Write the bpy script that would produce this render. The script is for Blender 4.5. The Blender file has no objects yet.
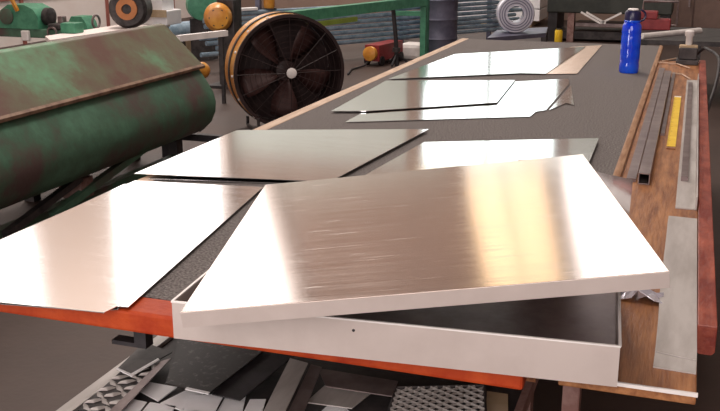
import bpy, math, random
from mathutils import Vector, Matrix
random.seed(4)
S = bpy.context.scene
COL = S.collection

# ------------------------------------------------------------------ camera
F_PX = 950.0
PITCH = math.atan2(271, F_PX)
YAW = math.atan2(340, F_PX*math.cos(PITCH)+271*math.sin(PITCH))
TZ = 0.85                       # bench top
EYE = TZ + 0.75
cam = bpy.data.cameras.new('camera')
cam.sensor_width = 36.0
cam.lens = F_PX/720*36
cam.clip_end = 200
camo = bpy.data.objects.new('camera', cam)
COL.objects.link(camo)
camo.location = (0, 0, EYE)
camo.rotation_euler = (math.pi/2-PITCH, 0, YAW)
S.camera = camo

# ------------------------------------------------------------------ world, light, exposure
w = bpy.data.worlds.new('sky'); S.world = w
w.use_nodes = True
w.node_tree.nodes['Background'].inputs[0].default_value = (0.85, 0.92, 1.0, 1)
w.node_tree.nodes['Background'].inputs[1].default_value = 1.0

def area(name, loc, rot, sx, sy, power, col):
    l = bpy.data.lights.new(name, 'AREA'); l.shape = 'RECTANGLE'; l.size = sx; l.size_y = sy
    l.energy = power; l.color = col
    o = bpy.data.objects.new(name, l); COL.objects.link(o); o.location = loc; o.rotation_euler = rot
    return o
# daylight from an unseen opening behind the photographer, shaped to light box front and shelf
area('front_opening_daylight', (0.0, -4.4, 4.0), (math.radians(80), 0, 0), 5.5, 4.8, 330, (1.0, 0.83, 0.76))
# added fill lamp in an invented doorway, brightening the lower shelf from the left
area('shelf_fill', (-5.0, -4.4, 1.3), (math.radians(90), 0, math.radians(-28)), 2.0, 2.4, 150, (1.0, 0.92, 0.88))
# added overhead fill lamps brightening bench, green machine and left wall; ceiling is closed
for i, (x, y) in enumerate(((-0.8, 3.2), (-2.2, 6.6), (-6.4, 12.5))):
    area('overhead_fill', (x, y, 9.35), (0, 0, 0), 1.4, 5.0, (190, 250, 600)[i], (1.0, 0.88, 0.80))
S.view_settings.view_transform = 'Standard'
S.view_settings.look = 'None'
S.view_settings.gamma = 1
S.view_settings.use_curve_mapping = False
S.view_settings.exposure = 0.1

# ------------------------------------------------------------------ helpers
def ray(x, y):
    a = x-360; b = 205.5-y
    fw = F_PX*math.cos(PITCH)+b*math.sin(PITCH); up = b*math.cos(PITCH)-F_PX*math.sin(PITCH)
    return Vector((a*math.cos(YAW)-fw*math.sin(YAW), a*math.sin(YAW)+fw*math.cos(YAW), up))
def at(x, y, z):                 # the point at height z seen there
    d = ray(x, y); return Vector((0, 0, EYE)) + d*((z-EYE)/d.z)
def aty(x, y, Y):                # the point at distance Y seen there
    d = ray(x, y); return Vector((0, 0, EYE)) + d*(Y/d.y)

def node_mat(name):
    m = bpy.data.materials.new(name); m.use_nodes = True
    nt = m.node_tree; b = nt.nodes['Principled BSDF']
    return m, nt, b
def mat(name, c1, rough=0.6, metal=0.0, c2=None, scale=6.0, lo=0.4, hi=0.6, stretch=(1, 1, 1), bump=0.0, bscale=None, detail=6, spec=0.5, rvar=0.0, trans=0.0):
    m, nt, b = node_mat(name)
    b.inputs['Roughness'].default_value = rough
    b.inputs['Metallic'].default_value = metal
    b.inputs['Specular IOR Level'].default_value = spec
    if trans: b.inputs['Transmission Weight'].default_value = trans
    tc = nt.nodes.new('ShaderNodeTexCoord'); mp = nt.nodes.new('ShaderNodeMapping')
    mp.inputs['Scale'].default_value = stretch
    nt.links.new(tc.outputs['Object'], mp.inputs['Vector'])
    n = nt.nodes.new('ShaderNodeTexNoise'); n.inputs['Scale'].default_value = scale; n.inputs['Detail'].default_value = detail
    n.inputs['Roughness'].default_value = 0.65
    nt.links.new(mp.outputs[0], n.inputs['Vector'])
    r = nt.nodes.new('ShaderNodeValToRGB')
    r.color_ramp.elements[0].position = lo; r.color_ramp.elements[1].position = hi
    r.color_ramp.elements[0].color = (*c1, 1)
    c2 = c2 or tuple(min(1, v*1.18) for v in c1)
    r.color_ramp.elements[1].color = (*c2, 1)
    nt.links.new(n.outputs['Fac'], r.inputs[0]); nt.links.new(r.outputs[0], b.inputs['Base Color'])
    if rvar:
        mr = nt.nodes.new('ShaderNodeMapRange'); mr.inputs['To Min'].default_value = rough-rvar; mr.inputs['To Max'].default_value = rough+rvar
        nt.links.new(n.outputs['Fac'], mr.inputs[0]); nt.links.new(mr.outputs[0], b.inputs['Roughness'])
    if bump:
        n2 = nt.nodes.new('ShaderNodeTexNoise'); n2.inputs['Scale'].default_value = bscale or scale*4
        n2.inputs['Detail'].default_value = 4
        nt.links.new(mp.outputs[0], n2.inputs['Vector'])
        bp = nt.nodes.new('ShaderNodeBump'); bp.inputs['Strength'].default_value = bump; bp.inputs['Distance'].default_value = 0.01
        nt.links.new(n2.outputs['Fac'], bp.inputs['Height']); nt.links.new(bp.outputs[0], b.inputs['Normal'])
    return m
def sheet_mat(name, col=(0.86, 0.86, 0.87), rough=0.10, rotz=0.0, scratch=0.05, tint2=None):
    """brushed mill-finish aluminium: fine grain along one direction, a few scratches"""
    m, nt, b = node_mat(name)
    b.inputs['Metallic'].default_value = 1.0
    tc = nt.nodes.new('ShaderNodeTexCoord')
    mp = nt.nodes.new('ShaderNodeMapping'); mp.inputs['Rotation'].default_value = (0, 0, rotz); mp.inputs['Scale'].default_value = (1.2, 60, 1)
    nt.links.new(tc.outputs['Object'], mp.inputs[0])
    n = nt.nodes.new('ShaderNodeTexNoise'); n.inputs['Scale'].default_value = 3; n.inputs['Detail'].default_value = 5
    nt.links.new(mp.outputs[0], n.inputs['Vector'])
    mr = nt.nodes.new('ShaderNodeMapRange'); mr.inputs['From Min'].default_value = 0.3; mr.inputs['From Max'].default_value = 0.7
    mr.inputs['To Min'].default_value = rough*0.75; mr.inputs['To Max'].default_value = rough*1.35
    nt.links.new(n.outputs['Fac'], mr.inputs[0])
    # scratches
    mp2 = nt.nodes.new('ShaderNodeMapping'); mp2.inputs['Rotation'].default_value = (0, 0, rotz+0.12); mp2.inputs['Scale'].default_value = (3, 40, 1)
    nt.links.new(tc.outputs['Object'], mp2.inputs[0])
    n3 = nt.nodes.new('ShaderNodeTexNoise'); n3.inputs['Scale'].default_value = 2.2; n3.inputs['Detail'].default_value = 8; n3.inputs['Distortion'].default_value = 0.6
    nt.links.new(mp2.outputs[0], n3.inputs['Vector'])
    r3 = nt.nodes.new('ShaderNodeMapRange'); r3.inputs['From Min'].default_value = 0.62; r3.inputs['From Max'].default_value = 0.68
    r3.inputs['To Min'].default_value = 0.0; r3.inputs['To Max'].default_value = scratch
    nt.links.new(n3.outputs['Fac'], r3.inputs[0])
    ad = nt.nodes.new('ShaderNodeMath'); ad.operation = 'ADD'
    nt.links.new(mr.outputs[0], ad.inputs[0]); nt.links.new(r3.outputs[0], ad.inputs[1])
    nt.links.new(ad.outputs[0], b.inputs['Roughness'])
    n4 = nt.nodes.new('ShaderNodeTexNoise'); n4.inputs['Scale'].default_value = 2.5
    nt.links.new(tc.outputs['Object'], n4.inputs['Vector'])
    rp = nt.nodes.new('ShaderNodeValToRGB')
    rp.color_ramp.elements[0].color = (*[v*0.94 for v in col], 1); rp.color_ramp.elements[1].color = (*(tint2 or col), 1)
    nt.links.new(n4.outputs['Fac'], rp.inputs[0]); nt.links.new(rp.outputs[0], b.inputs['Base Color'])
    bp = nt.nodes.new('ShaderNodeBump'); bp.inputs['Strength'].default_value = 0.02; bp.inputs['Distance'].default_value = 0.002
    nt.links.new(n.outputs['Fac'], bp.inputs['Height']); nt.links.new(bp.outputs[0], b.inputs['Normal'])
    return m
def emit_mat(name, col, strength):
    m, nt, b = node_mat(name)
    b.inputs['Base Color'].default_value = (*col, 1); b.inputs['Roughness'].default_value = 0.5
    tc = nt.nodes.new('ShaderNodeTexCoord'); n = nt.nodes.new('ShaderNodeTexNoise'); n.inputs['Scale'].default_value = 0.8
    nt.links.new(tc.outputs['Object'], n.inputs['Vector'])
    r = nt.nodes.new('ShaderNodeValToRGB'); r.color_ramp.elements[0].color = (*[v*0.85 for v in col], 1); r.color_ramp.elements[1].color = (*col, 1)
    nt.links.new(n.outputs['Fac'], r.inputs[0]); nt.links.new(r.outputs[0], b.inputs['Emission Color'])
    b.inputs['Emission Strength'].default_value = strength
    return m

def wloc(o):
    v = Vector((0, 0, 0))
    while o: v += o.location; o = o.parent
    return v
def tag(o, label=None, cat=None, group=None, kind=None):
    if label: o['label'] = label
    if cat: o['category'] = cat
    if group: o['group'] = group
    if kind: o['kind'] = kind
    return o
def thing(name, label, cat, loc=(0, 0, 0), rot=(0, 0, 0), group=None):
    o = bpy.data.objects.new(name, None); COL.objects.link(o); o.empty_display_size = 0.1
    o.location = loc; o.rotation_euler = rot
    return tag(o, label, cat, group)
def mesh(name, V, Fc, m, parent=None, local=False, smooth=False, bevel=0.0):
    """V in world coordinates unless local; the object's origin goes to its own base"""
    V = [Vector(v) for v in V]
    me = bpy.data.meshes.new(name)
    o = bpy.data.objects.new(name, me); COL.objects.link(o)
    c = Vector((sum(v.x for v in V)/len(V), sum(v.y for v in V)/len(V), min(v.z for v in V)))
    o.location = c if (local or not parent) else c - wloc(parent)
    me.from_pydata([v-c for v in V], [], Fc); me.validate(); me.update()
    if parent: o.parent = parent
    if m: me.materials.append(m)
    if smooth:
        for p in me.polygons: p.use_smooth = True
        me.set_sharp_from_angle(angle=math.radians(40))
    if bevel:
        b = o.modifiers.new('bevel', 'BEVEL'); b.width = bevel; b.segments = 2; b.limit_method = 'ANGLE'
    return o
BF = [(0, 3, 2, 1), (4, 5, 6, 7), (0, 1, 5, 4), (1, 2, 6, 5), (2, 3, 7, 6), (3, 0, 4, 7)]
def boxv(x0, x1, y0, y1, z0, z1):
    return [(x0, y0, z0), (x1, y0, z0), (x1, y1, z0), (x0, y1, z0), (x0, y0, z1), (x1, y0, z1), (x1, y1, z1), (x0, y1, z1)]
def box(name, x0, x1, y0, y1, z0, z1, m, parent=None, local=False, bevel=0.0):
    return mesh(name, boxv(x0, x1, y0, y1, z0, z1), BF, m, parent, local, bevel=bevel)
def prism(name, pts, z0, z1, m, parent=None, local=False, bevel=0.0):
    n = len(pts)
    ar = sum(pts[i][0]*pts[(i+1) % n][1]-pts[(i+1) % n][0]*pts[i][1] for i in range(n))
    if ar < 0: pts = pts[::-1]
    V = [(p[0], p[1], z0) for p in pts] + [(p[0], p[1], z1) for p in pts]
    Fc = [tuple(range(n))[::-1], tuple(range(n, 2*n))] + [(i, (i+1) % n, (i+1) % n+n, i+n) for i in range(n)]
    return mesh(name, V, Fc, m, parent, local, bevel=bevel)
def extrude_y(name, prof, y0, y1, m, parent=None, local=False, smooth=False, bevel=0.0):
    n = len(prof)
    ar = sum(prof[i][0]*prof[(i+1) % n][1]-prof[(i+1) % n][0]*prof[i][1] for i in range(n))
    if ar < 0: prof = prof[::-1]
    V = [(p[0], y0, p[1]) for p in prof] + [(p[0], y1, p[1]) for p in prof]
    Fc = [tuple(range(n)), tuple(range(n, 2*n))[::-1]] + [(i, i+n, (i+1) % n+n, (i+1) % n) for i in range(n)]
    return mesh(name, V, Fc, m, parent, local, smooth, bevel)
def tube_vf(pts, r, seg=8, closed=False, caps=True):
    pts = [Vector(p) for p in pts]; n = len(pts); V = []; Fc = []
    rr = r if isinstance(r, (list, tuple)) else [r]*n
    up0 = None
    for i, p in enumerate(pts):
        if closed: d = pts[(i+1) % n]-pts[i-1]
        else: d = pts[min(i+1, n-1)]-pts[max(i-1, 0)]
        d.normalize()
        if up0 is None:
            up0 = Vector((0, 0, 1)) if abs(d.z) < .9 else Vector((1, 0, 0))
        a = d.cross(up0).normalized(); b = a.cross(d).normalized(); up0 = b
        for k in range(seg):
            t = 2*math.pi*k/seg
            V.append(p+(a*math.cos(t)+b*math.sin(t))*rr[i])
    m_ = n if closed else n-1
    for i in range(m_):
        for k in range(seg):
            j = (i+1) % n; k2 = (k+1) % seg
            Fc.append((i*seg+k, i*seg+k2, j*seg+k2, j*seg+k))
    if caps and not closed:
        Fc.append(tuple(range(seg))[::-1]); Fc.append(tuple(range((n-1)*seg, n*seg)))
    return V, Fc
def tube(name, pts, r, m, parent=None, local=False, seg=8, closed=False):
    V, Fc = tube_vf(pts, r, seg, closed)
    return mesh(name, V, Fc, m, parent, local, smooth=True)
def bar_vf(p, q, wx, wz):
    return tube_vf([p, q], math.hypot(wx, wz)/2, 4)
def beam(name, p, q, wd, m, parent=None, local=False):
    """square bar between two points"""
    p = Vector(p); q = Vector(q); d = (q-p).normalized()
    up = Vector((0, 0, 1)) if abs(d.z) < .9 else Vector((1, 0, 0))
    a = d.cross(up).normalized()*wd/2; b = a.normalized().cross(d).normalized()*wd/2
    V = [p-a-b, p+a-b, p+a+b, p-a+b, q-a-b, q+a-b, q+a+b, q-a+b]
    return mesh(name, V, [(0, 1, 2, 3), (7, 6, 5, 4), (0, 4, 5, 1), (1, 5, 6, 2), (2, 6, 7, 3), (3, 7, 4, 0)], m, parent, local)
def lathe(name, prof, m, loc, axis=(0, 0, 1), parent=None, local=False, seg=24, closed=False):
    """prof: (radius, height) pairs turned around axis through loc"""
    ax = Vector(axis).normalized(); q = Vector((0, 0, 1)).rotation_difference(ax); L = Vector(loc)
    V = []; Fc = []; n = len(prof)
    for r, h in prof:
        for k in range(seg):
            t = 2*math.pi*k/seg
            V.append(L + q @ Vector((r*math.cos(t), r*math.sin(t), h)))
    m_ = n if closed else n-1
    for i in range(m_):
        j = (i+1) % n
        for k in range(seg):
            k2 = (k+1) % seg; Fc.append((i*seg+k, i*seg+k2, j*seg+k2, j*seg+k))
    if not closed:
        Fc.append(tuple(range(seg))[::-1]); Fc.append(tuple(range((n-1)*seg, n*seg)))
    return mesh(name, V, Fc, m, parent, local, smooth=True)
def merge(parts):
    V = []; Fc = []
    for v, f in parts:
        k = len(V); V += [Vector(p) for p in v]; Fc += [tuple(i+k for i in g) for g in f]
    return V, Fc

# ------------------------------------------------------------------ materials
M = {}
M['floor'] = mat('stained_concrete', (0.042, 0.024, 0.019), 0.6, 0, (0.082, 0.052, 0.043), 1.3, 0.35, 0.7, bump=0.15, bscale=30, rvar=0.12)
M['wall'] = mat('brown_plaster', (0.22, 0.15, 0.12), 0.9, 0, (0.31, 0.22, 0.18), 0.7, 0.3, 0.7, bump=0.1)
M['dado'] = mat('grey_green_wall_paint', (0.42, 0.46, 0.42), 0.8, 0, (0.55, 0.58, 0.54), 0.8, 0.3, 0.7)
M['whitewash'] = mat('whitewashed_plaster', (0.58, 0.47, 0.41), 0.9, 0, (0.66, 0.55, 0.49), 0.8, 0.3, 0.7)
M['roof'] = mat('roof_sheeting', (0.20, 0.16, 0.14), 0.8, 0, (0.26, 0.21, 0.19), 0.6)
M['winframe'] = mat('window_frame_paint', (0.10, 0.09, 0.085), 0.5)
M['glass_day'] = emit_mat('daylit_frosted_glass', (1.0, 0.98, 0.96), 2.2)
M['glass_cool'] = emit_mat('daylit_greenish_glass', (0.90, 1.0, 0.99), 1.5)
M['amber_glow'] = emit_mat('amber_glow_pane', (1.0, 0.76, 0.47), 1.15)  # made-up glowing pane, gives the lid its orange reflection band
M['carpet'] = mat('grey_carpet', (0.10, 0.09, 0.087), 0.95, 0, (0.31, 0.285, 0.275), 160, 0.36, 0.64, bump=0.8, bscale=260, detail=3, spec=0.2)
M['orange'] = mat('orange_red_paint', (0.36, 0.032, 0.008), 0.6, 0, (0.55, 0.085, 0.018), 14, 0.3, 0.7, bump=0.2, spec=0.25)
M['maroon'] = mat('chipped_maroon_paint', (0.20, 0.032, 0.022), 0.45, 0, (0.46, 0.12, 0.07), 18, 0.40, 0.72, stretch=(1, .35, 1), bump=0.25)
M['wood'] = mat('worn_brown_wood', (0.17, 0.055, 0.02), 0.45, 0, (0.46, 0.21, 0.085), 9, 0.32, 0.66, stretch=(5, .5, 5), bump=0.15)
M['palewood'] = mat('pale_bare_wood', (0.45, 0.30, 0.20), 0.6, 0, (0.72, 0.55, 0.42), 8, 0.3, 0.7, stretch=(6, .5, 6))
M['nosing'] = mat('worn_edge_wood', (0.30, 0.15, 0.08), 0.5, 0, (0.58, 0.36, 0.22), 9, 0.35, 0.7, stretch=(6, .6, 6))
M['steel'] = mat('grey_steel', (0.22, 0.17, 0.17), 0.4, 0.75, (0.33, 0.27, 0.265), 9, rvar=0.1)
M['darksteel'] = mat('dark_steel', (0.035, 0.032, 0.034), 0.5, 0.4, (0.08, 0.07, 0.07), 9)
M['legsteel'] = mat('bench_leg_paint', (0.20, 0.10, 0.085), 0.6, 0, (0.32, 0.20, 0.18), 12)
M['sheet'] = sheet_mat('brushed_aluminium', rotz=0.1)
M['sheet_b'] = sheet_mat('brushed_aluminium_cross', rotz=1.5, rough=0.11)
M['lid'] = sheet_mat('film_coated_aluminium', (0.77, 0.69, 0.65), 0.13, rotz=0.0, scratch=0.09)
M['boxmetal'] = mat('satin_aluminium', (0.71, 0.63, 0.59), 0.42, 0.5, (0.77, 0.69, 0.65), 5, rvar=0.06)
M['copper'] = sheet_mat('peach_reflection_metal', (0.85, 0.62, 0.48), 0.3)  # peach reflection put into the sheet's base colour
M['strip'] = mat('dull_grey_aluminium', (0.44, 0.41, 0.39), 0.5, 0.35, (0.58, 0.55, 0.53), 12, stretch=(1, .2, 1))
M['green'] = None
M['black'] = mat('matte_black', (0.012, 0.010, 0.012), 0.6, 0, (0.03, 0.026, 0.03), 10)
M['paper'] = mat('bright_white_offcut', (0.88, 0.88, 0.90), 0.35, 0, (0.95, 0.95, 0.97), 8)

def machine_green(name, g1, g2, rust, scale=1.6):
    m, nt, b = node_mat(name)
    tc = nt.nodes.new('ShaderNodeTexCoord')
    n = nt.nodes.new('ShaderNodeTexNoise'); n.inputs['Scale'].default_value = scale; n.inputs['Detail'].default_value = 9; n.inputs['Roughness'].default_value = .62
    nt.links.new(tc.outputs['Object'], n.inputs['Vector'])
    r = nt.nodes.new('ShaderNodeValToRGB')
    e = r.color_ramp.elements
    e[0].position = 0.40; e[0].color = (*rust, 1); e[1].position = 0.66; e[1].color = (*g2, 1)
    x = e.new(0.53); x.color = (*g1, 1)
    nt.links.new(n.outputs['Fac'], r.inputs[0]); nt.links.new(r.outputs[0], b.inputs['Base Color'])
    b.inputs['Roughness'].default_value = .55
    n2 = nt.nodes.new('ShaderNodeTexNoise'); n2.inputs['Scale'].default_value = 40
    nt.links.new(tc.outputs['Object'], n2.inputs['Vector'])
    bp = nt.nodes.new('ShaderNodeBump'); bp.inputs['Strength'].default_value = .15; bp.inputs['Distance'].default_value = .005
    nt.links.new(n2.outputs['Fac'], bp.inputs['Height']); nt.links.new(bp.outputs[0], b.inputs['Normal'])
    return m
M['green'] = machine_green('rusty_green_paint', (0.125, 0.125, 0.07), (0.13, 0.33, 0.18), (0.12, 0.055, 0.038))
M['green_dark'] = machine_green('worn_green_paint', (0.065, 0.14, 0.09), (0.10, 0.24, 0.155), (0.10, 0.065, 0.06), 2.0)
M['green_post'] = mat('green_post_paint', (0.05, 0.22, 0.13), 0.5, 0, (0.08, 0.30, 0.18), 12)
M['fan_orange'] = mat('orange_enamel', (0.62, 0.24, 0.03), 0.35, 0, (0.75, 0.36, 0.06), 6)
M['fan_black'] = mat('black_enamel', (0.022, 0.012, 0.012), 0.5, 0, (0.04, 0.022, 0.022), 6)
M['fan_blade'] = mat('brown_fan_blade', (0.055, 0.024, 0.022), 0.5, 0.1, (0.08, 0.036, 0.033), 4)
M['white'] = mat('white_paint', (0.80, 0.77, 0.75), 0.4)
M['blue_pl'] = mat('blue_translucent_plastic', (0.004, 0.05, 0.80), 0.12, 0, (0.01, 0.12, 0.95), 5, spec=0.8, trans=0.12)
M['navy_pl'] = mat('dark_navy_plastic', (0.012, 0.012, 0.05), 0.3, 0, (0.02, 0.02, 0.08), 5)
M['yellow'] = mat('yellow_enamel', (0.86, 0.55, 0.02), 0.4, 0, (0.95, 0.66, 0.05), 8)
M['red'] = mat('red_paint', (0.20, 0.014, 0.02), 0.5, 0, (0.30, 0.03, 0.035), 8)
M['pipe'] = mat('galvanised_pipe', (0.22, 0.33, 0.44), 0.35, 0.4, (0.42, 0.55, 0.66), 6, stretch=(1, 1, 1))
M['bluegrey'] = mat('blue_grey_steel', (0.10, 0.10, 0.15), 0.5, 0.3, (0.15, 0.15, 0.21), 5)
M['chrome'] = mat('bright_coil_metal', (0.72, 0.72, 0.84), 0.25, 0.5, (0.86, 0.86, 0.95), 5)
M['khaki'] = mat('cardboard', (0.45, 0.33, 0.20), 0.8, 0, (0.55, 0.42, 0.28), 5)

# ------------------------------------------------------------------ the hall
def struct(o): o['kind'] = 'structure'; return o
XL, XR, YF, YB, ZC = -9.6, 6.5, -4.6, 19.0, 9.6
struct(box('floor', XL-.3, XR+.3, YF-.3, YB+.3, -0.2, 0, M['floor']))
struct(box('ceiling', XL-.3, XR+.3, YF-.3, YB+.3, ZC, ZC+.2, M['roof']))
struct(box('wall_right', XR, XR+.3, YF-.3, YB+.3, 0, ZC, M['wall']))
def wall_panels(name, axis, fixed, a0, a1, holes, m, th=.3):
    """a wall as one mesh with rectangular openings (a0,a1,z0,z1)"""
    us = sorted({a0, a1, *[h[0] for h in holes], *[h[1] for h in holes]})
    zs = sorted({0, ZC, *[h[2] for h in holes], *[h[3] for h in holes]})
    parts = []
    for i in range(len(us)-1):
        for j in range(len(zs)-1):
            u = (us[i]+us[i+1])/2; z = (zs[j]+zs[j+1])/2
            if any(h[0] < u < h[1] and h[2] < z < h[3] for h in holes): continue
            if axis == 'x': parts.append((boxv(fixed, fixed+th, us[i], us[i+1], zs[j], zs[j+1]), BF))
            else: parts.append((boxv(us[i], us[i+1], fixed, fixed+th, zs[j], zs[j+1]), BF))
    V, Fc = merge(parts)
    return struct(mesh(name, V, Fc, m))
LW = [(14.2, 18.7, 2.6, 8.6), (7.6, 12.2, 4.6, 8.6)]
BW = [(-5.2, -2.4, 2.0, 4.9, 'glass_cool'), (-3.25, -1.3, 5.2, 8.9, 'glass_day'), (-5.3, -3.6, 5.2, 8.9, 'amber_glow')]  # last opening is added, only for the amber reflection
wl_ = wall_panels('wall_left', 'x', XL-.3, YF, YB, LW, M['whitewash'])
M['lowerwall'] = mat('brightened_lower_white', (0.84, 0.74, 0.70), 0.8, 0, (0.93, 0.87, 0.84), 0.9, 0.3, 0.7)  # paler than the plaster above, standing in for more light low down
box('painted_panel', XL, XL+.02, YF+.1, YB-.1, 0, 1.7, M['lowerwall'], wl_)
M['rust_strip'] = mat('red_brown_strip', (0.30, 0.10, 0.08), .6)
box('rail_strip', XL+.02, XL+.05, 9.0, YB-.3, .66, .72, M['rust_strip'], wl_)
for yy in (12.1, 14.35, 16.6): box('conduit', XL+.02, XL+.06, yy, yy+.05, 0, 1.7, M['rust_strip'], wl_)
wb_ = wall_panels('wall_back', 'y', YB, XL-.3, XR+.3, [b[:4] for b in BW], M['wall'])
box('painted_panel', XL, -5.5, YB-.02, YB, 1.2, 4.9, M['dado'], wb_)
box('painted_panel', -2.1, XR, YB-.02, YB, 1.2, 4.9, M['dado'], wb_)
wall_panels('wall_front', 'y', YF-.3, XL-.3, XR+.3, [(-2.8, 2.8, 1.5, 6.5), (-6.1, -3.9, 0, 2.55)], M['wall'])  # unseen openings shaped for the front light and the added shelf fill
def window(n, axis, fixed, a0, a1, z0, z1, cols, rows, gm):
    root = bpy.data.objects.new('window_%d' % n, None); COL.objects.link(root); struct(root)
    root.location = (fixed, a0, z0) if axis == 'x' else (a0, fixed, z0)
    du = (a1-a0)/cols; dz = (z1-z0)/rows; parts = []
    def bb(u0, u1, v0, v1, d0, d1):
        return boxv(fixed+d0, fixed+d1, u0, u1, v0, v1) if axis == 'x' else boxv(u0, u1, fixed+d0, fixed+d1, v0, v1)
    for i in range(cols+1): u = a0+i*du; parts.append((bb(max(a0, u-.03), min(a1, u+.03), z0, z1, .06, .14), BF))
    for j in range(rows+1): z = z0+j*dz; parts.append((bb(a0, a1, max(z0, z-.03), min(z1, z+.03), .07, .13), BF))
    V, Fc = merge(parts); mesh('window_frame', V, Fc, M['winframe'], root)
    for i in range(cols):
        for j in range(rows):
            mesh('pane', bb(a0+i*du+.03, a0+(i+1)*du-.03, z0+j*dz+.03, z0+(j+1)*dz-.03, .09, .11), BF, M[gm], root)
window(1, 'x', XL-.3, *LW[0], 4, 4, 'glass_day')
window(2, 'x', XL-.3, *LW[1], 4, 4, 'glass_day')
for i, b in enumerate(BW): window(3+i, 'y', YB, *b[:4], 2, 3, b[4])

# ------------------------------------------------------------------ workbench
X0, X1 = -1.60, -0.185          # carpeted top
Y0, Y1 = 1.575, 7.05
LZ = TZ-0.02                    # side ledge
bench = thing('workbench', 'long workbench topped with grey carpet, brown wooden side ledge and orange end', 'workbench', ((X0+0.1)/2, 4.3, 0))
box('tabletop', X0+.01, X1-.03, Y0+.05, Y1, TZ-.05, TZ-.006, M['wood'], bench)
box('carpet', X0+.035, X1-.012, Y0+.085, Y1-.02, TZ-.006, TZ, M['carpet'], bench)
tag(box('end_beam', X0, X1-.045, Y0, Y0+.085, TZ-.047, TZ, M['orange'], bench, bevel=.006), 'orange painted end beam')
box('edge_strip', X0-.02, X0+.035, Y0+.085, Y1, TZ-.04, TZ+.002, M['palewood'], bench, bevel=.004)
V = []
nose = [(X1-.028, TZ-.035), (X1, TZ-.035), (X1+.012, TZ-.02), (X1+.010, TZ-.006), (X1-.002, TZ+.002), (X1-.012, TZ+.002), (X1-.012, TZ-.006), (X1-.028, TZ-.006)]
extrude_y('nosing', nose, Y0+.085, Y1, M['nosing'], bench, smooth=True)
box('ledge_board', X1+.013, .066, Y0+.035, 6.35, LZ-.022, LZ, M['wood'], bench, bevel=.003)
tag(extrude_y('ledge_lip', [(X1+.015, LZ-.004), (.068, LZ-.004), (.068, LZ+.003), (X1+.015, LZ+.003)], Y0+.030, Y0+.035, M['white'], bench), 'thin bright metal lip')
rail = [(.066, LZ-.045), (.073, LZ-.052), (.098, LZ-.052), (.104, LZ-.045), (.104, LZ+.012), (.066, LZ+.012)]
tag(extrude_y('side_rail', rail, 1.905, 6.35, M['maroon'], bench, bevel=.002), 'chipped maroon side rail')
SZ = 0.42
box('shelf_board', -1.405, -.34, 1.72, 6.7, SZ-.03, SZ, M['darksteel'], bench)
tag(box('shelf_edge', -1.445, -1.405, 1.70, 6.72, SZ-.035, SZ+.012, M['strip'], bench), 'bare steel shelf edge')
box('shelf_edge', -.34, -.32, 1.70, 6.72, SZ-.035, SZ+.012, M['legsteel'], bench)
for yy in (2.75, 4.6, 6.5):
    for xx in (-1.30, -.40):
        box('leg', xx-.03, xx+.03, yy-.03, yy+.03, 0, TZ-.05, M['legsteel'], bench, bevel=.004)
    box('cross_bar', -1.27, -.43, yy-.02, yy+.02, SZ-.08, SZ-.03, M['legsteel'], bench)
    box('ledge_bracket', -.37, .064, yy-.02, yy+.02, LZ-.07, LZ-.03, M['legsteel'], bench)
box('leg', -.205, -.165, 2.02, 2.06, 0, LZ-.03, M['legsteel'], bench, bevel=.004)
pa, pb_ = at(104, 345, .72), at(146, 345, .72)
box('bracket', pa.x, pb_.x, pb_.y, pb_.y+.03, .71, .72, M['black'], bench)
box('bracket', pb_.x-.03, pb_.x, pb_.y, pb_.y+.03, .72, TZ-.05, M['black'], bench)

# ------------------------------------------------------------------ sheets lying on the bench
def sheet(name, px, z, m, label, group=None, t=.0018, cat='metal sheet'):
    pts = [tuple(at(x, y, z+t))[:2] for x, y in px]
    o = prism(name, pts, z, z+t, m)
    return tag(o, label, cat, group)
zt = TZ + .0035
Gs = 'aluminium sheets laid on the bench'
sheet('aluminium_sheet', [(-20, 251), (124, 184), (250, 189), (118, 309), (98, 311), (-24, 302)], zt, M['sheet_b'], 'lower sheet showing a thin rim under the nearest left sheet', Gs)
sheet('aluminium_sheet', [(-28, 252), (135, 180.5), (263, 187), (128, 307), (117, 306), (104, 312.5), (-30, 299)], zt+.004, M['sheet_b'], 'large bright sheet with a notched corner overhanging the orange bench end', Gs)
sheet('aluminium_sheet', [(148, 179), (255, 133), (400, 136), (300, 183.5)], zt, M['sheet'], 'sheet peeping out beneath the middle left sheet', Gs)
sheet('aluminium_sheet', [(134, 173.5), (237, 130), (429, 129), (330, 181.5)], zt+.008, M['sheet'], 'middle left sheet, white on its left half and grey on its right', Gs)
sheet('aluminium_sheet', [(356, 180), (424, 142), (599, 138), (588, 165), (470, 190)], zt+.012, M['sheet'], 'sheet half hidden behind the raised lid', Gs)
sheet('aluminium_sheet', [(345, 122), (371, 108), (497, 100), (515, 81.5), (569, 78.5), (569, 84), (546, 110), (536, 111.5), (530, 116.5)], zt, M['sheet'], 'stepped-corner sheet lying under the one with the pointed left tip', Gs)
sheet('aluminium_sheet', [(331, 111), (386, 80.5), (515, 80), (497, 102.5), (366, 111)], zt+.006, M['sheet'], 'sheet with pointed left tip lying on the stepped-corner sheet', Gs)
sheet('aluminium_offcut', [(571, 85), (574, 105), (566, 103), (549, 110)], zt, M['sheet'], 'small triangular white offcut beside the stepped-corner sheet', cat='offcut')
sheet('reflection_sheet', [(540, 74), (577, 73.5), (602, 45), (570, 47)], zt, M['copper'], 'sheet edge coloured with a peach reflection, sticking out of the farthest sheet', cat='metal sheet')
sheet('aluminium_sheet', [(388, 79), (455, 54), (586, 46.5), (546, 73.5), (520, 73)], zt+.004, M['sheet'], 'farthest pale blue-white sheet on the bench', Gs)

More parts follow.
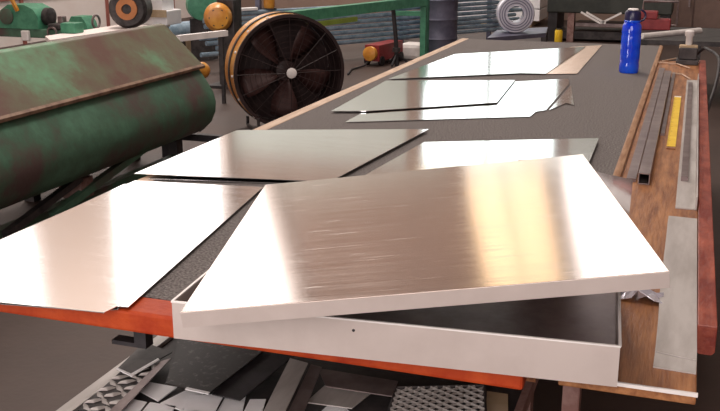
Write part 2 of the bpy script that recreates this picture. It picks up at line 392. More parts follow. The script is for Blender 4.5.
# ------------------------------------------------------------------ open box and its lid
BH = .074; TH = .002
bx = thing('metal_box', 'shallow open aluminium box at the near bench end under the tilted lid', 'box', (-.476, 1.512, TZ+.004), (0, 0, math.radians(4.6)))
BWd, BD = .82, .84
hw = BWd/2
box('bottom_panel', -hw, hw, 0, BD, 0, TH, M['steel'], bx, True)  # darker steel stands in for the shade inside the box
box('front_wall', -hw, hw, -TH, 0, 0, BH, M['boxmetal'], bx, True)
box('back_wall', -hw, hw, BD, BD+TH, 0, BH, M['steel'], bx, True)  # interior shade put into the colour here as well
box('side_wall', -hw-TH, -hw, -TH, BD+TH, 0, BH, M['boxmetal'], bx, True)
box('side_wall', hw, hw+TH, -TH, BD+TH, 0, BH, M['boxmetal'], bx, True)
for bb in ((-hw-.003, hw+.003, -.004, .001), (-hw-.003, hw+.003, BD-.001, BD+.004), (-hw-.004, -hw+.001, .001, BD-.001), (hw-.001, hw+.004, .001, BD-.001)):
    box('rim_highlight', *bb, BH, BH+.003, M['white'], bx, True)  # white strips paint the bright highlight along the rim
lathe('rivet', [(.0028, 0), (.0028, .001), (.0012, .002)], M['black'], (-.055, -TH, .055), (0, -1, 0), bx, True, seg=10)

LW_, LD_, LH = .871, .948, .029
k = (EYE-1.011)/(EYE-.984)
lid = thing('box_lid', 'sheet metal lid with folded lip resting tilted across the open box', 'lid', (-.54*k, 1.989*k, 1.011), (0, 0, 0))
lid.rotation_mode = 'QUATERNION'
lid.rotation_quaternion = (Matrix.Rotation(.265, 3, 'Z') @ Matrix.Rotation(-.115, 3, 'Y') @ Matrix.Rotation(-.008, 3, 'X')).to_quaternion()
a, b = LW_*k/2, LD_*k/2
box('top_panel', -a, a, -b, b, -TH, 0, M['lid'], lid, True)
for nm, bb in (('lip', (-a, a, -b-.001, -b+.001)), ('lip', (-a, a, b-.001, b+.001)), ('lip', (-a-.001, -a+.001, -b, b)), ('lip', (a-.001, a+.001, -b, b))):
    box(nm, *bb, -LH, -TH*.5, M['boxmetal'], lid, True)
# folded offcut standing behind the box, its crest under the lid
pr = thing('bent_offcut', 'shiny folded offcut standing at the lid\'s back right corner', 'offcut', (-.26, 2.45, TZ+.004))
zb = TZ+.004; e1 = aty(633, 180, 2.47); e2 = aty(628, 224, 2.47)
V, Fc = merge([([(-.40, 2.440, zb), (-.235, 2.440, zb), (-.235, 2.442, zb), (-.40, 2.442, zb), (-.40, 2.440, 1.030), (-.235, 2.440, 1.046), (-.235, 2.442, 1.046), (-.40, 2.442, 1.030)], BF),
               ([(-.235, 2.440, zb), (e2.x, 2.470, zb), (e2.x, 2.472, zb), (-.235, 2.442, zb), (-.235, 2.440, 1.02), (e1.x, 2.470, e1.z), (e1.x, 2.472, e1.z), (-.235, 2.442, 1.02)], BF)])
mesh('upright', V, Fc, M['sheet'], pr)
box('foot_flange', -.40, -.235, 2.442, 2.50, zb, zb+.002, M['sheet'], pr)

# ------------------------------------------------------------------ things on the side ledge
def on_ledge(px): return [tuple(at(x, y, LZ+.002))[:2] for x, y in px]
tag(prism('aluminium_strip', on_ledge([(668, 219), (697, 222), (697, 352), (696, 374), (653, 367), (655, 352)]), LZ+.0005, LZ+.003, M['strip']), 'lower grey strip with its stepped end peeping out at ledge end', 'metal strip', 'grey strips on the ledge')
tag(prism('aluminium_strip', on_ledge([(668.5, 217), (697, 220), (696.5, 362), (656, 353), (660, 290)]), LZ+.0035, LZ+.006, M['strip']), 'upper dull grey strip lying along the ledge near the box', 'metal strip', 'grey strips on the ledge')
# square tube
st = thing('square_tube', 'long hollow square steel tube along the carpet edge, its open end facing us', 'metal tube', (-.09, 4.2, LZ))
x0, x1, z0, z1, ya, yb = -.118, -.082, LZ+.0005, LZ+.0365, 3.08, 5.6
V, Fc = merge([(boxv(x0, x1, ya, yb, z0, z0+.003), BF), (boxv(x0, x1, ya, yb, z1-.003, z1), BF), (boxv(x0, x0+.003, ya, yb, z0+.003, z1-.003), BF), (boxv(x1-.003, x1, ya, yb, z0+.003, z1-.003), BF)])
mesh('tube_wall', V, Fc, M['steel'], st)
tag(box('flat_bar', -.155, -.125, 3.1, 5.9, LZ+.0005, LZ+.012, M['steel']), 'flat steel bar between the square tube and the carpet nosing', 'metal bar')
tag(box('flat_bar', -.082+.004, -.062, 3.9, 5.75, LZ+.0005, LZ+.010, M['steel']), 'thin flat bar between the square tube and the yellow ruler', 'metal bar')
rul = thing('ruler', 'yellow straightedge ruler lying on the brown ledge', 'ruler', (-.035, 4.2, LZ))
box('blade', -.048, -.016, 3.68, 4.86, LZ+.0005, LZ+.006, M['yellow'], rul)
V, Fc = merge([(boxv(-.048, -.048+(.012 if i % 5 == 0 else .006), 3.68+.02*i-.001, 3.68+.02*i+.001, LZ+.006, LZ+.0063), BF) for i in range(1, 58)])
mesh('graduations', V, Fc, M['black'], rul)
box('end_cap', -.048, -.016, 4.86, 4.885, LZ+.0005, LZ+.008, M['white'], rul)
box('end_cap', -.048, -.016, 3.645, 3.68, LZ+.0005, LZ+.005, M['wood'], rul)
ang = thing('angle_bar', 'grey angle bar lying beside the maroon rail', 'metal bar', (.03, 4.0, LZ))
box('flange', .003, .062, 2.82, 5.5, LZ+.0005, LZ+.004, M['strip'], ang)
box('flange', .058, .062, 2.82, 5.5, LZ+.004, LZ+.04, M['strip'], ang)
tag(box('steel_bar', .012, .034, 3.15, 5.3, LZ+.0045, LZ+.02, M['steel']), 'narrow steel bar resting on the grey angle bar', 'metal bar')
# crumpled foil scrap
rnd = random.Random(9)
c = at(640, 298, LZ); V = []; n = 7
for i in range(n):
    for j in range(5):
        V.append((c.x-.045+.09*i/(n-1)+rnd.uniform(-.006, .006), c.y-.03+.06*j/4+rnd.uniform(-.006, .006), LZ+.002+rnd.random()*.028*math.sin(math.pi*(i+.5)/n)+.002))
Fc = [(i*5+j, (i+1)*5+j, (i+1)*5+j+1, i*5+j+1) for i in range(n-1) for j in range(4)]
fo = tag(mesh('foil_scrap', V, Fc, M['chrome']), 'small crumpled shiny foil scrap on the ledge beside the box', 'foil')
so = fo.modifiers.new('solid', 'SOLIDIFY'); so.thickness = .0012
# loose wires and a strip at the ledge's far end
for i, (p, q, lab) in enumerate((((655, 62), (690, 68), 'bent wire crossing the ledge near the vise'), ((664, 72), (690, 79), 'thin wire lying beyond the yellow ruler'), ((662, 61), (678, 58), 'short wire end at the far end of the ledge'))):
    A = at(*p, LZ+.008); B = at(*q, LZ+.008); mid = (A+B)/2+Vector((.03, .06, 0))
    tag(tube('loose_wire', [A, mid, B], .004, M['palewood'], seg=6), lab, 'wire', 'loose wires on the ledge')

# ------------------------------------------------------------------ water bottle
bp = at(628.5, 72.5, TZ)
bt = thing('water_bottle', 'tall translucent blue water bottle standing on the carpet', 'bottle', (bp.x, bp.y, TZ+.0005))
R = .054
lathe('body', [(R*.9, 0), (R, .008), (R, .045), (R*.95, .06), (R, .075), (R, .12), (R*.97, .13), (R, .14), (R, .20), (R*.96, .212), (R*.99, .225), (R*.96, .26), (R*.72, .285), (R*.62, .29)], M['blue_pl'], bp+Vector((0, 0, .0005)), parent=bt, seg=32)
lathe('cap', [(R*.80, 0), (R*.82, .004), (R*.82, .045), (R*.70, .056), (R*.40, .060)], M['navy_pl'], bp+Vector((0, 0, .287)), parent=bt, seg=28)
lathe('cap_disc', [(R*.55, 0), (R*.55, .006), (R*.40, .009)], M['white'], bp+Vector((0, 0, .347)), parent=bt, seg=24)
lp = []
for i in range(11):
    t = -0.3+math.pi*1.1*i/10
    lp.append(bp+Vector((math.cos(.4), math.sin(.4), 0))*(R*.78+.03*math.sin(max(0, min(math.pi, t))))+Vector((0, 0, .315+.03*math.cos(t))))
tube('carry_loop', lp, .006, M['navy_pl'], bt)
lathe('collar_ring', [(R*.78, 0), (R*.84, .003), (R*.84, .010), (R*.78, .013)], M['blue_pl'], bp+Vector((0, 0, .281)), parent=bt, seg=28)

# ------------------------------------------------------------------ vise, cable and rod at the far ledge end
vb = at(684, 58, LZ)
vi = thing('bench_vise', 'old bench vise with a pale screw knob at the far ledge end', 'vise', (vb.x, 6.28, LZ))
box('base', -.07, .06, 6.16, 6.33, LZ+.0005, LZ+.03, M['darksteel'], vi, bevel=.005)
box('fixed_jaw', -.06, .05, 6.26, 6.32, LZ+.03, LZ+.11, M['khaki'], vi, bevel=.006)
box('moving_jaw', -.06, .05, 6.19, 6.23, LZ+.03, LZ+.10, M['darksteel'], vi, bevel=.006)
lathe('screw_knob', [(.016, 0), (.02, .01), (.02, .05), (.028, .06), (.028, .085), (.012, .092)], M['white'], (-.005, 6.29, LZ+.11), parent=vi, seg=16)
cb = []
for i in range(22):
    t = i/21
    cb.append((.075+.075*math.sin(t*math.pi)+.02*t, 6.30-1.55*t, LZ+.10-.03*t+.03*math.sin(t*math.pi*1.0)-(.33*max(0, t-.55))))
cb = [(.03, 6.31, LZ+.036)] + cb[1:]
tag(tube('power_cable', cb, .009, M['black'], seg=7), 'black cable looping over the maroon rail from the vise', 'cable')

# ------------------------------------------------------------------ scrap pile on the bench's lower shelf
def scrap(name, px, z, m, label, t=.003, group='offcuts on the lower shelf', cat='offcut'):
    return sheet(name, px, SZ+z, m, label, group, t, cat)
dp = thing('diamond_plate', 'strip of diamond tread plate on the lower shelf', 'tread plate', tuple(at(115, 390, SZ)))
dpx = [(78, 410), (121, 371), (165, 363), (110, 415)]
pts = [tuple(at(x, y, SZ+.022))[:2] for x, y in dpx]
prism('plate', pts, SZ+.018, SZ+.022, M['darksteel'], dp)
A, B_, C_, D_ = [Vector((*p, 0)) for p in pts]
bmk = {}
NU, NV = 7, 3
for i in range(NU):
    for j in range(NV):
        u = (i+.5)/NU; v = (j+.5)/NV
        p = (A*(1-u)+B_*u)*(1-v)+(D_*(1-u)+C_*u)*v
        s = 1 if (i+j) % 2 else -1
        d1 = ((B_-A).normalized()*.6+(D_-A).normalized()*s*.8).normalized(); d2 = Vector((-d1.y, d1.x, 0))
        key = s
        if key not in bmk:
            me = bpy.data.meshes.new('tread_bar')
            l, wd, h = .026, .009, .006
            me.from_pydata([d1*l, d2*wd, -d1*l, -d2*wd, d1*l*.6+Vector((0, 0, h)), d2*wd*.4+Vector((0, 0, h)), -d1*l*.6+Vector((0, 0, h)), -d2*wd*.4+Vector((0, 0, h))], [], [(0, 1, 5, 4), (1, 2, 6, 5), (2, 3, 7, 6), (3, 0, 4, 7), (4, 5, 6, 7)])
            me.materials.append(M['strip']); bmk[key] = me
        o = bpy.data.objects.new('tread_bar', bmk[key]); COL.objects.link(o); o.parent = dp
        o.location = Vector((p.x, p.y, SZ+.022))-dp.location
scrap('dark_plate', [(117, 369), (131, 375), (172, 352), (144, 342)], .030, M['darksteel'], 'dark plate with a bright cut edge above the tread plate', cat='plate')
ed = sheet('bright_strip', [(116, 368.5), (117.5, 367.5), (131, 373.5), (158, 358), (159.5, 359.5), (131.5, 376.5)], SZ+.033, M['paper'], 'thin bright bent strip lying on the dark plate', t=.002, cat='metal strip')
scrap('steel_strip', [(108, 412), (161, 361), (171, 358), (120, 412)], .026, M['steel'], 'narrow steel strip between tread plate and white offcuts', cat='metal strip')
scrap('speckled_plate', [(166, 383), (209, 393), (268, 347), (178, 340)], .040, mat('speckled_dark_plate', (0.035, 0.03, 0.03), 0.45, 0.5, (0.22, 0.20, 0.2), 55, 0.55, 0.75), 'dark speckled plate lying over the white offcuts', cat='plate')
ped = sheet('bright_strip', [(185, 389), (208, 394), (210, 392), (187, 387)], SZ+.0435, M['paper'], 'short bright strip along the edge of the speckled plate', t=.002, cat='metal strip')
WP = [[(136, 389), (150, 382), (177, 387), (158, 401)], [(160, 403), (186, 390), (208, 390), (181, 410)], [(113, 409), (124, 397), (147, 402), (137, 415)],
      [(184, 409), (190, 395), (224, 394), (214, 414)], [(216, 413), (226, 396), (246, 395), (242, 414)], [(138, 416), (150, 402), (176, 406), (168, 418)],
      [(244, 411), (250, 399), (266, 399), (262, 413)], [(168, 418), (182, 409), (212, 412), (205, 424)]]
for i, p in enumerate(WP):
    lab = ['bright white square offcut touching the steel strip', 'white rectangular offcut overlapping the leftmost white ones', 'white offcut tucked beside the tread plate end',
           'wide white offcut under the speckled plate', 'pale white offcut right of the wide white one', 'white offcut at the bottom edge near the steel strip',
           'small white offcut farthest right of the white pile', 'white offcut at the bottom middle of the pile'][i]
    scrap('white_offcut', p, .004+.003*(i % 4), M['paper'], lab, t=.0025, group='white offcuts on the lower shelf')
scrap('black_patch', [(212, 394), (240, 400), (298, 352), (262, 344)], .030, M['black'], 'plain black patch right of the speckled plate', cat='plate')  # flat black shape filling the dark band of the pile
scrap('grey_strip', [(262, 414), (290, 358), (308, 363), (284, 414)], .046, M['strip'], 'dull grey strip slanting beside the black patch', cat='metal strip')
scrap('grey_strip', [(287, 414), (311, 364), (322, 367), (303, 414)], .040, M['steel'], 'darker grey strip right of the slanting dull grey strip', cat='metal strip')
scrap('grey_offcut', [(318, 368), (398, 381), (392, 396), (326, 386)], .036, M['steel'], 'grey offcut below the middle of the box front')
scrap('grey_offcut', [(306, 402), (326, 384), (372, 392), (352, 408)], .026, M['strip'], 'lighter grey offcut lying over the lower right pile')
scrap('grey_offcut', [(344, 404), (384, 391), (400, 414), (356, 418)], .018, M['darksteel'], 'dark offcut next to the expanded mesh')
scrap('pale_offcut', [(318, 414), (330, 403), (352, 409), (344, 420)], .012, M['paper'], 'pale offcut at the bottom edge below the lighter grey one')
em = thing('expanded_mesh', 'piece of dark expanded metal mesh on the lower shelf', 'metal mesh', tuple(at(435, 400, SZ)))
Pm = [at(x, y, SZ+.03) for x, y in ((386, 420), (396, 388), (484, 386), (486, 422))]
parts = []
def bil(u, v): return (Pm[0]*(1-v)+Pm[1]*v)*(1-u)+(Pm[3]*(1-v)+Pm[2]*v)*u
NN = 7
for i in range(-NN, NN*2):
    for sgn in (1, -1):
        u0 = i/NN; seg = []
        for tt in (0, 1):
            seg.append((u0+sgn*tt*.9, tt))
        (ua, va), (ub, vb_) = seg
        # clip to 0..1
        ts = [0, 1]
        t0 = 0; t1 = 1; du = ub-ua
        lo_, hi_ = sorted(((0-ua)/du, (1-ua)/du)); t0 = max(t0, lo_); t1 = min(t1, hi_)
        if t1-t0 > .05:
            parts.append(tube_vf([bil(ua+du*t0, t0), bil(ua+du*t1, t1)], .0045, 4))
V, Fc = merge(parts); mesh('strands', V, Fc, M['strip'], em)
V, Fc = merge([tube_vf([Pm[i], Pm[(i+1) % 4]], .005, 5) for i in range(4)]); mesh('border', V, Fc, M['darksteel'], em)
scrap('brown_offcut', [(486, 414), (487, 391), (508, 394), (508, 416)], .006, M['khaki'], 'brown board offcut right of the expanded mesh')

# ------------------------------------------------------------------ green machine on the left
gm = thing('rolling_machine', 'long rusty green machine with sloped hood and rounded belly', 'machine', (-3.5, 4.2, 0))
YA, YE = 1.6, 6.0
prof = []
for (x, z) in ((-3.262, .690), (-3.200, .600), (-3.155, .53), (-3.138, .46), (-3.145, .39), (-3.18, .315), (-3.25, .25), (-3.36, .205), (-3.5, .19), (-3.68, .21), (-3.82, .28), (-3.90, .38), (-3.92, .5), (-3.92, .69)): prof.append((x, z))
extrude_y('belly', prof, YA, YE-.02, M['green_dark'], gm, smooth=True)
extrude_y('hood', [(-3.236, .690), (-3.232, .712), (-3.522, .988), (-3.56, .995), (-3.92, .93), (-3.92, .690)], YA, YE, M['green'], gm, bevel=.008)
tag(extrude_y('hood_rim', [(-3.228, .692), (-3.226, .710), (-3.242, .722), (-3.252, .692)], YA, YE+.01, mat('bare_rusty_edge', (0.16, 0.09, 0.06), .5, .2, (0.30, 0.19, 0.13), 8), gm), 'bare rusty edge strip')
box('end_plate', -3.90, -3.27, YE-.02, YE+.012, .23, .69, M['darksteel'], gm, bevel=.02)
for yy in (2.4, 4.75, 5.92):
    for xx in (-3.45, -3.8):
        box('leg', xx-.035, xx+.035, yy-.035, yy+.035, 0, .24, M['darksteel'], gm)
beam('base_rail', (-3.42, 1.7, .045), (-3.42, 5.95, .045), .07, M['green_dark'], gm)
beam('brace', (-3.36, 4.35, .05), (-3.30, 5.25, .26), .045, M['green_dark'], gm)
beam('brace', (-3.36, 3.95, .06), (-3.33, 4.6, .22), .04, M['darksteel'], gm)
box('pedal', -3.50, -3.34, 4.62, 4.74, .08, .20, M['legsteel'], gm)
lathe('end_knob', [(.02, 0), (.03, .01), (.06, .05), (.06, .10), (.04, .13)], M['fan_orange'], (-3.32, 6.012, .66), (.25, 1, 0), gm, seg=16)
pd = at(168, 158, 0)
fs = thing('floor_stand', 'low black stand under the right end of the green machine', 'stand', (pd.x, pd.y, 0))
box('post', pd.x-.06, pd.x+.06, pd.y+.02, pd.y+.12, 0.0, .19, M['black'], fs)
box('cross_arm', pd.x-.06, pd.x+.42, pd.y+.04, pd.y+.10, .135, .185, M['black'], fs)
box('post', pd.x+.36, pd.x+.42, pd.y+.04, pd.y+.10, 0.0, .135, M['black'], fs)

# ------------------------------------------------------------------ drum fan
fc = Vector((-3.14, 7.325, .49)); an = math.radians(-50)
ax = Vector((math.cos(an), math.sin(an), 0)); sd = Vector((-ax.y, ax.x, 0)); upv = Vector((0, 0, 1))
fan = thing('drum_fan', 'big round drum fan with orange housing and black front standing on the floor', 'fan', (fc.x, fc.y, 0))
RF, DP = .465, .34
lathe('housing', [(RF, -DP), (RF+.012, -DP+.005), (RF+.012, -.012), (RF, 0), (RF-.006, 0), (RF-.006, -DP)], M['fan_orange'], fc, ax, fan, seg=56, closed=True)
lathe('inner_liner', [(RF-.007, -DP+.01), (RF-.007, -.004), (RF-.012, -.004), (RF-.012, -DP+.01)], M['fan_black'], fc, ax, fan, seg=56, closed=True)
lathe('rim_ring', [(RF-.012, -.012), (RF+.016, -.012), (RF+.016, .010), (RF-.012, .010)], M['fan_black'], fc, ax, fan, seg=56, closed=True)
lathe('rim_ring', [(RF+.004, -DP*.55), (RF+.022, -DP*.55), (RF+.022, -DP*.45), (RF+.004, -DP*.45)], M['darksteel'], fc, ax, fan, seg=56, closed=True)
lathe('back_plate', [(RF-.012, -DP), (RF-.012, -DP+.01), (.30, -DP+.03), (.05, -DP+.035)], M['fan_black'], fc, ax, fan, seg=40)
def fp(r, t, h): return fc + (sd*math.cos(t)+upv*math.sin(t))*r + ax*h
gp = []
for r in (.08, .125, .17, .215, .26, .305, .35, .395, .44):
    gp.append(tube_vf([fp(r, 2*math.pi*i/40, .012+.03*(1-r/RF)) for i in range(40)], .0022, 4, closed=True))
for i in range(16):
    t = 2*math.pi*i/16
    gp.append(tube_vf([fp(.03, t, .045), fp(RF-.005, t, .006)], .003, 4))
V, Fc = merge(gp); mesh('front_guard', V, Fc, M['fan_black'], fan)
for kblade in range(5):
    t0 = math.radians(52)+2*math.pi*kblade/5; V = []; Fc = []
    for i in range(6):
        r = .07+(.40-.07)*i/5; wd = .36+.12*math.sin(math.pi*i/5)
        for j in range(4):
            s = j/3-.5; V.append(fp(r, t0+s*wd*1.5, -.16+.10*s))
    Fc = [(i*4+j, (i+1)*4+j, (i+1)*4+j+1, i*4+j+1) for i in range(5) for j in range(3)]
    bo = mesh('blade', V, Fc, M['fan_blade'], fan, smooth=True)
    so = bo.modifiers.new('solid', 'SOLIDIFY'); so.thickness = .004
lathe('motor', [(.09, -DP+.04), (.10, -.25), (.085, -.12), (.03, -.10)], M['fan_black'], fc, ax, fan, seg=20)
tag(lathe('hub_badge', [(.044, .040), (.044, .050), (.030, .056)], M['white'], fc, ax, fan, seg=20), 'round white hub badge')
for s in (-1, 1):
    p = fc+sd*s*.30
    tube('foot', [p-ax*.30+Vector((0, 0, -.40)), p-ax*.30+Vector((0, 0, -.475)), p+ax*.06+Vector((0, 0, -.475)), p+ax*.06+Vector((0, 0, -.36))], .014, M['darksteel'], fan)
for j in range(6):
    t = math.pi/2+.35+j*.42
    lathe('bolt', [(.012, 0), (.012, .008), (.006, .012)], M['white'], fp(RF+.012, t, -.06), fp(1, t, 0)-fc, fan, seg=8)
hp = [fp(RF+.012, t, -.17) for t in (math.pi*.62,)]+[fp(RF+.07, t, -.17) for t in (math.pi*.58, math.pi*.5, math.pi*.42)]+[fp(RF+.012, math.pi*.38, -.17)]

# ------------------------------------------------------------------ pipe rack behind the bench
A = at(292, 47, .22); B = at(520, 27, .22); u = (B-A); u.z = 0; L = u.length; u.normalize(); nrm = Vector((-u.y, u.x, 0))
rk = thing('pipe_rack', 'steel rack holding long pipes behind the fan', 'rack', ((A+B)/2).to_tuple()[:2]+(0,))
for t in (-.1, .45, .86):
    p = A+u*L*t+nrm*.09; p.z = 0
    beam('upright', p, p+Vector((0, 0, 1.0)), .06, M['bluegrey'], rk)
    q = p-nrm*.09
    beam('foot', q-nrm*.25+Vector((0, 0, .02)), q+nrm*.35+Vector((0, 0, .02)), .04, M['bluegrey'], rk)
    for j in range(8):
        zz = .22-.034+.066*j
        beam('arm', p+Vector((0, 0, zz)), p-nrm*.16+Vector((0, 0, zz)), .008, M['bluegrey'], rk)
ordn = ['lowest', 'second lowest', 'third lowest', 'fourth lowest', 'fifth lowest', 'sixth lowest', 'seventh lowest', 'topmost']
for j in range(8):
    off = rnd.uniform(-.6, .5); z = .22+.066*j; n0 = -nrm*.0
    p = A+u*(off*.4-1.2)-nrm*.01; q = A+u*(L+off*.4)-nrm*.01; p.z = q.z = z
    tag(tube('steel_pipe', [p, q], .028, M['pipe'], seg=10), '%s blue-grey pipe on the rack behind the fan' % ordn[j], 'pipe', 'pipes on the rack')
# green beam crossing above
p = at(288, 17, .80); q = at(424, 1, .80)
gb = thing('green_gantry', 'low bright green steel gantry crossing behind the drum fan', 'gantry', (p.x, p.y, 0))
beam('top_rail', p, q, .11, M['green_post'], gb)
beam('yellow_rail', p+Vector((0, 0, -.10))-nrm*.06, p+(q-p)*.42+Vector((0, 0, -.10))-nrm*.06, .05, mat('lime_paint', (.22, .30, .05), .5), gb)
for t in (.04, 1.0):
    r = p+(q-p)*t; beam('post', (r.x, r.y, 0), (r.x, r.y, .76), .07, M['green_post'], gb)
# green post with the rack
def post(name, px, z1, wd, m, label):
    p = at(*px, 0); return tag(beam(name, p, p+Vector((0, 0, z1)), wd, m), label, 'post')
g0 = at(424, 57, 0)
gp_ = thing('green_post', 'tall green steel post behind the farthest sheet', 'post', tuple(g0))
beam('shaft', g0+Vector((0, 0, .02)), g0+Vector((0, 0, 2.1)), .10, M['green_post'], gp_)
box('foot_plate', g0.x-.12, g0.x+.12, g0.y-.12, g0.y+.12, 0, .02, M['green_post'], gp_)
beam('arm', g0+Vector((-.42, -.05, .58)), g0+Vector((.02, -.02, .58)), .06, M['green_post'], gp_)
b0 = at(397, 66, 0)
bs = thing('black_stand', 'thin black jack stand left of the green post', 'stand', tuple(b0))
tube('shaft', [b0, b0+Vector((-.02, 0, .35)), b0+Vector((-.12, .05, 1.15))], .028, M['black'], bs)
lathe('collar', [(.05, 0), (.05, .05)], M['darksteel'], b0+Vector((-.01, 0, .18)), parent=bs, seg=12)
for i in range(3):
    t = 2*math.pi*i/3+.4; tube('foot', [b0+Vector((0, 0, .16)), b0+Vector((.16*math.cos(t), .16*math.sin(t), .02))], .015, M['black'], bs)
box('head', b0.x-.20, b0.x-.03, b0.y, b0.y+.14, 1.02, 1.35, M['bluegrey'], bs)
# red trolley bar with an orange knob
r0 = at(372, 50, 0.2)
rt = thing('red_jack', 'low red trolley jack in front of the pipe rack', 'jack', (r0.x, r0.y, 0))
q0 = at(396, 44.5, .2)
beam('body', (r0.x, r0.y, .16), (q0.x, q0.y, .16), .20, M['red'], rt)
d_ = (q0-r0).normalized()
lathe('end_knob', [(.03, 0), (.09, .02), (.09, .08), (.04, .10)], M['fan_orange'], (r0.x, r0.y, .16), -d_, rt, seg=14)
for s in (0.1, .9):
    c_ = r0.lerp(q0, s)
    for e in (-.1, .1):
        lathe('wheel', [(.06, -.02), (.06, .02)], M['black'], (c_.x-d_.y*e, c_.y+d_.x*e, .06), (-d_.y, d_.x, 0), rt, seg=14)
tube('hose', [Vector((r0.x, r0.y, .10)), Vector((r0.x-.05, r0.y-.15, .02)), Vector((r0.x-.1, r0.y-.5, .015)), Vector((r0.x, r0.y-.9, .015))], .012, M['black'], rt)
w0 = at(413, 44, .2)
tag(prism('white_sack', [(w0.x-.16, w0.y-.12), (w0.x+.14, w0.y-.15), (w0.x+.18, w0.y+.1), (w0.x-.14, w0.y+.16)], 0, .22, M['white'], bevel=.06), 'white sack lying right of the red jack', 'sack')
zt_ = .22+.066*7+.028
o0 = at(359, 18.5, zt_); s_ = (o0-A).dot(u); o0 = A+u*s_; o0.z = zt_
lt = thing('orange_canister', 'small orange canister standing on the topmost pipe', 'canister', tuple(o0))
lathe('canister', [(.06, .012), (.072, .03), (.072, .15), (.05, .175)], M['fan_orange'], o0, parent=lt, seg=16)
lathe('cap', [(.03, .175), (.03, .195)], M['darksteel'], o0, parent=lt, seg=12)
box('base_plate', o0.x-.07, o0.x+.07, o0.y-.07, o0.y+.07, zt_, zt_+.012, M['darksteel'], lt)
tag(prism('white_board', [tuple(A+u*a_+nrm*b_)[:2] for a_, b_ in ((s_-.75, -.05), (s_-.2, -.05), (s_-.15, .07), (s_-.65, .07))], zt_+.0005, zt_+.03, M['paper']), 'white panel lying on top of the pipes', 'panel')

# dark blue drum and right hand background
d0 = at(443, 50, 0)+Vector((.05, -.45, 0))
dr = thing('oil_drum', 'dark blue steel drum right of the green post', 'drum', tuple(d0))
rb = [(.24, 0), (.25, .01)]
for k_ in range(3): rb += [(.25, .26*k_+.2), (.262, .26*k_+.22), (.25, .26*k_+.24)]
rb += [(.25, .86), (.255, .88), (.24, .88), (.235, .865)]
lathe('barrel', rb, M['bluegrey'], d0, parent=dr, seg=28)
lathe('bung', [(.03, 0), (.03, .02)], M['darksteel'], d0+Vector((.12, 0, .865)), parent=dr, seg=12)

def table(name, label, corners_px, z, mtop, mleg, th=.05, cat='table'):
    P4 = [at(x, y, z) for x, y in corners_px]
    cx = sum(p.x for p in P4)/len(P4); cy = sum(p.y for p in P4)/len(P4)
    t = thing(name, label, cat, (cx, cy, 0))
    prism('top', [(p.x, p.y) for p in P4], z-th, z, mtop, t)
    for p in P4:
        x = p.x+(cx-p.x)*.08; y = p.y+(cy-p.y)*.08
        beam('leg', (x, y, 0), (x, y, z-th), .06, mleg, t)
    return t
table('roller_table', 'low blue-grey table carrying the shiny coil', [(487, 38), (546, 33), (548, 27), (497, 30)], .42, M['bluegrey'], M['darksteel'])
cc = at(508, 33.5, .42)
cl = thing('metal_coil', 'shiny silver coil standing on the low blue-grey table', 'coil', (cc.x+.05, cc.y+.1, .42))
ca = Vector((.25, -1, .0)).normalized(); cpos = Vector((cc.x+.05, cc.y+.15, .42+.235))
lathe('winding', [(.10, -.14), (.22, -.14), (.232, -.12), (.232, .12), (.22, .14), (.10, .14)], M['chrome'], cpos, ca, cl, seg=32, closed=True)
for rr in (.13, .16, .19):
    lathe('wrap_edge', [(rr, .138), (rr+.012, .138), (rr+.012, .152), (rr, .152)], M['bluegrey'], cpos, ca, cl, seg=28, closed=True)
s0 = at(530, 34, 0)
s0 = s0+Vector((-.55, -.5, 0))
wp = thing('bright_area_block', 'white block added for the bright area behind the silver coil', 'stack', (s0.x-.3, s0.y+2.2, 0))  # made-up stack standing in for the brightly lit area behind the coil
for i in range(4):
    box('bundle', s0.x-1.5, s0.x+.5, s0.y+1.8, s0.y+2.8, .10+.22*i, .10+.22*i+.205, M['paper'], wp, bevel=.01)
for xx in (-1.3, -.5, .3): box('bearer', s0.x+xx-.06, s0.x+xx+.06, s0.y+1.8, s0.y+2.8, 0, .10, M['khaki'], wp)

# dark press brake
k0 = at(548, 44, 0)
pb = thing('dark_press', 'large dark machine behind the blue bottle', 'machine', (k0.x+.9, k0.y+.9, 0))
box('body', k0.x-.1, k0.x+1.75, k0.y+.4, k0.y+1.3, .44, 1.7, mat('dark_olive_paint', (.020, .024, .020), .5, 0, (.04, .045, .038), 3), pb, bevel=.02)
box('leg', k0.x-.08, k0.x+.06, k0.y+.42, k0.y+1.28, 0, .44, M['black'], pb)
box('leg', k0.x+.22, k0.x+.32, k0.y+.42, k0.y+.60, 0, .44, M['legsteel'], pb)
box('leg', k0.x+1.58, k0.x+1.72, k0.y+.42, k0.y+1.28, 0, .44, M['black'], pb)
box('bed', k0.x+.06, k0.x+1.58, k0.y+.5, k0.y+1.2, .04, .16, M['darksteel'], pb)
box('work_table', k0.x+.34, k0.x+1.58, k0.y+.45, k0.y+1.0, .24, .29, M['steel'], pb)
for s in ((.42, .72), (.72, 1.02), (.50, .80)):
    beam('lattice_bar', (k0.x+s[0], k0.y+.38, .46 if s[0] != .72 else .30), (k0.x+s[1], k0.y+.38, .30 if s[0] != .72 else .46), .028, M['white'], pb)
yc = at(556, 44, 0)
yt = thing('yellow_can', 'small yellow can on the floor beneath the dark machine', 'can', (yc.x, yc.y+.25, 0))
lathe('can_body', [(.055, 0), (.06, .01), (.06, .17), (.05, .19)], M['yellow'], (yc.x, yc.y+.25, 0), parent=yt, seg=18)
lathe('lid', [(.03, 0), (.03, .02)], M['darksteel'], (yc.x, yc.y+.25, .19), parent=yt, seg=12)
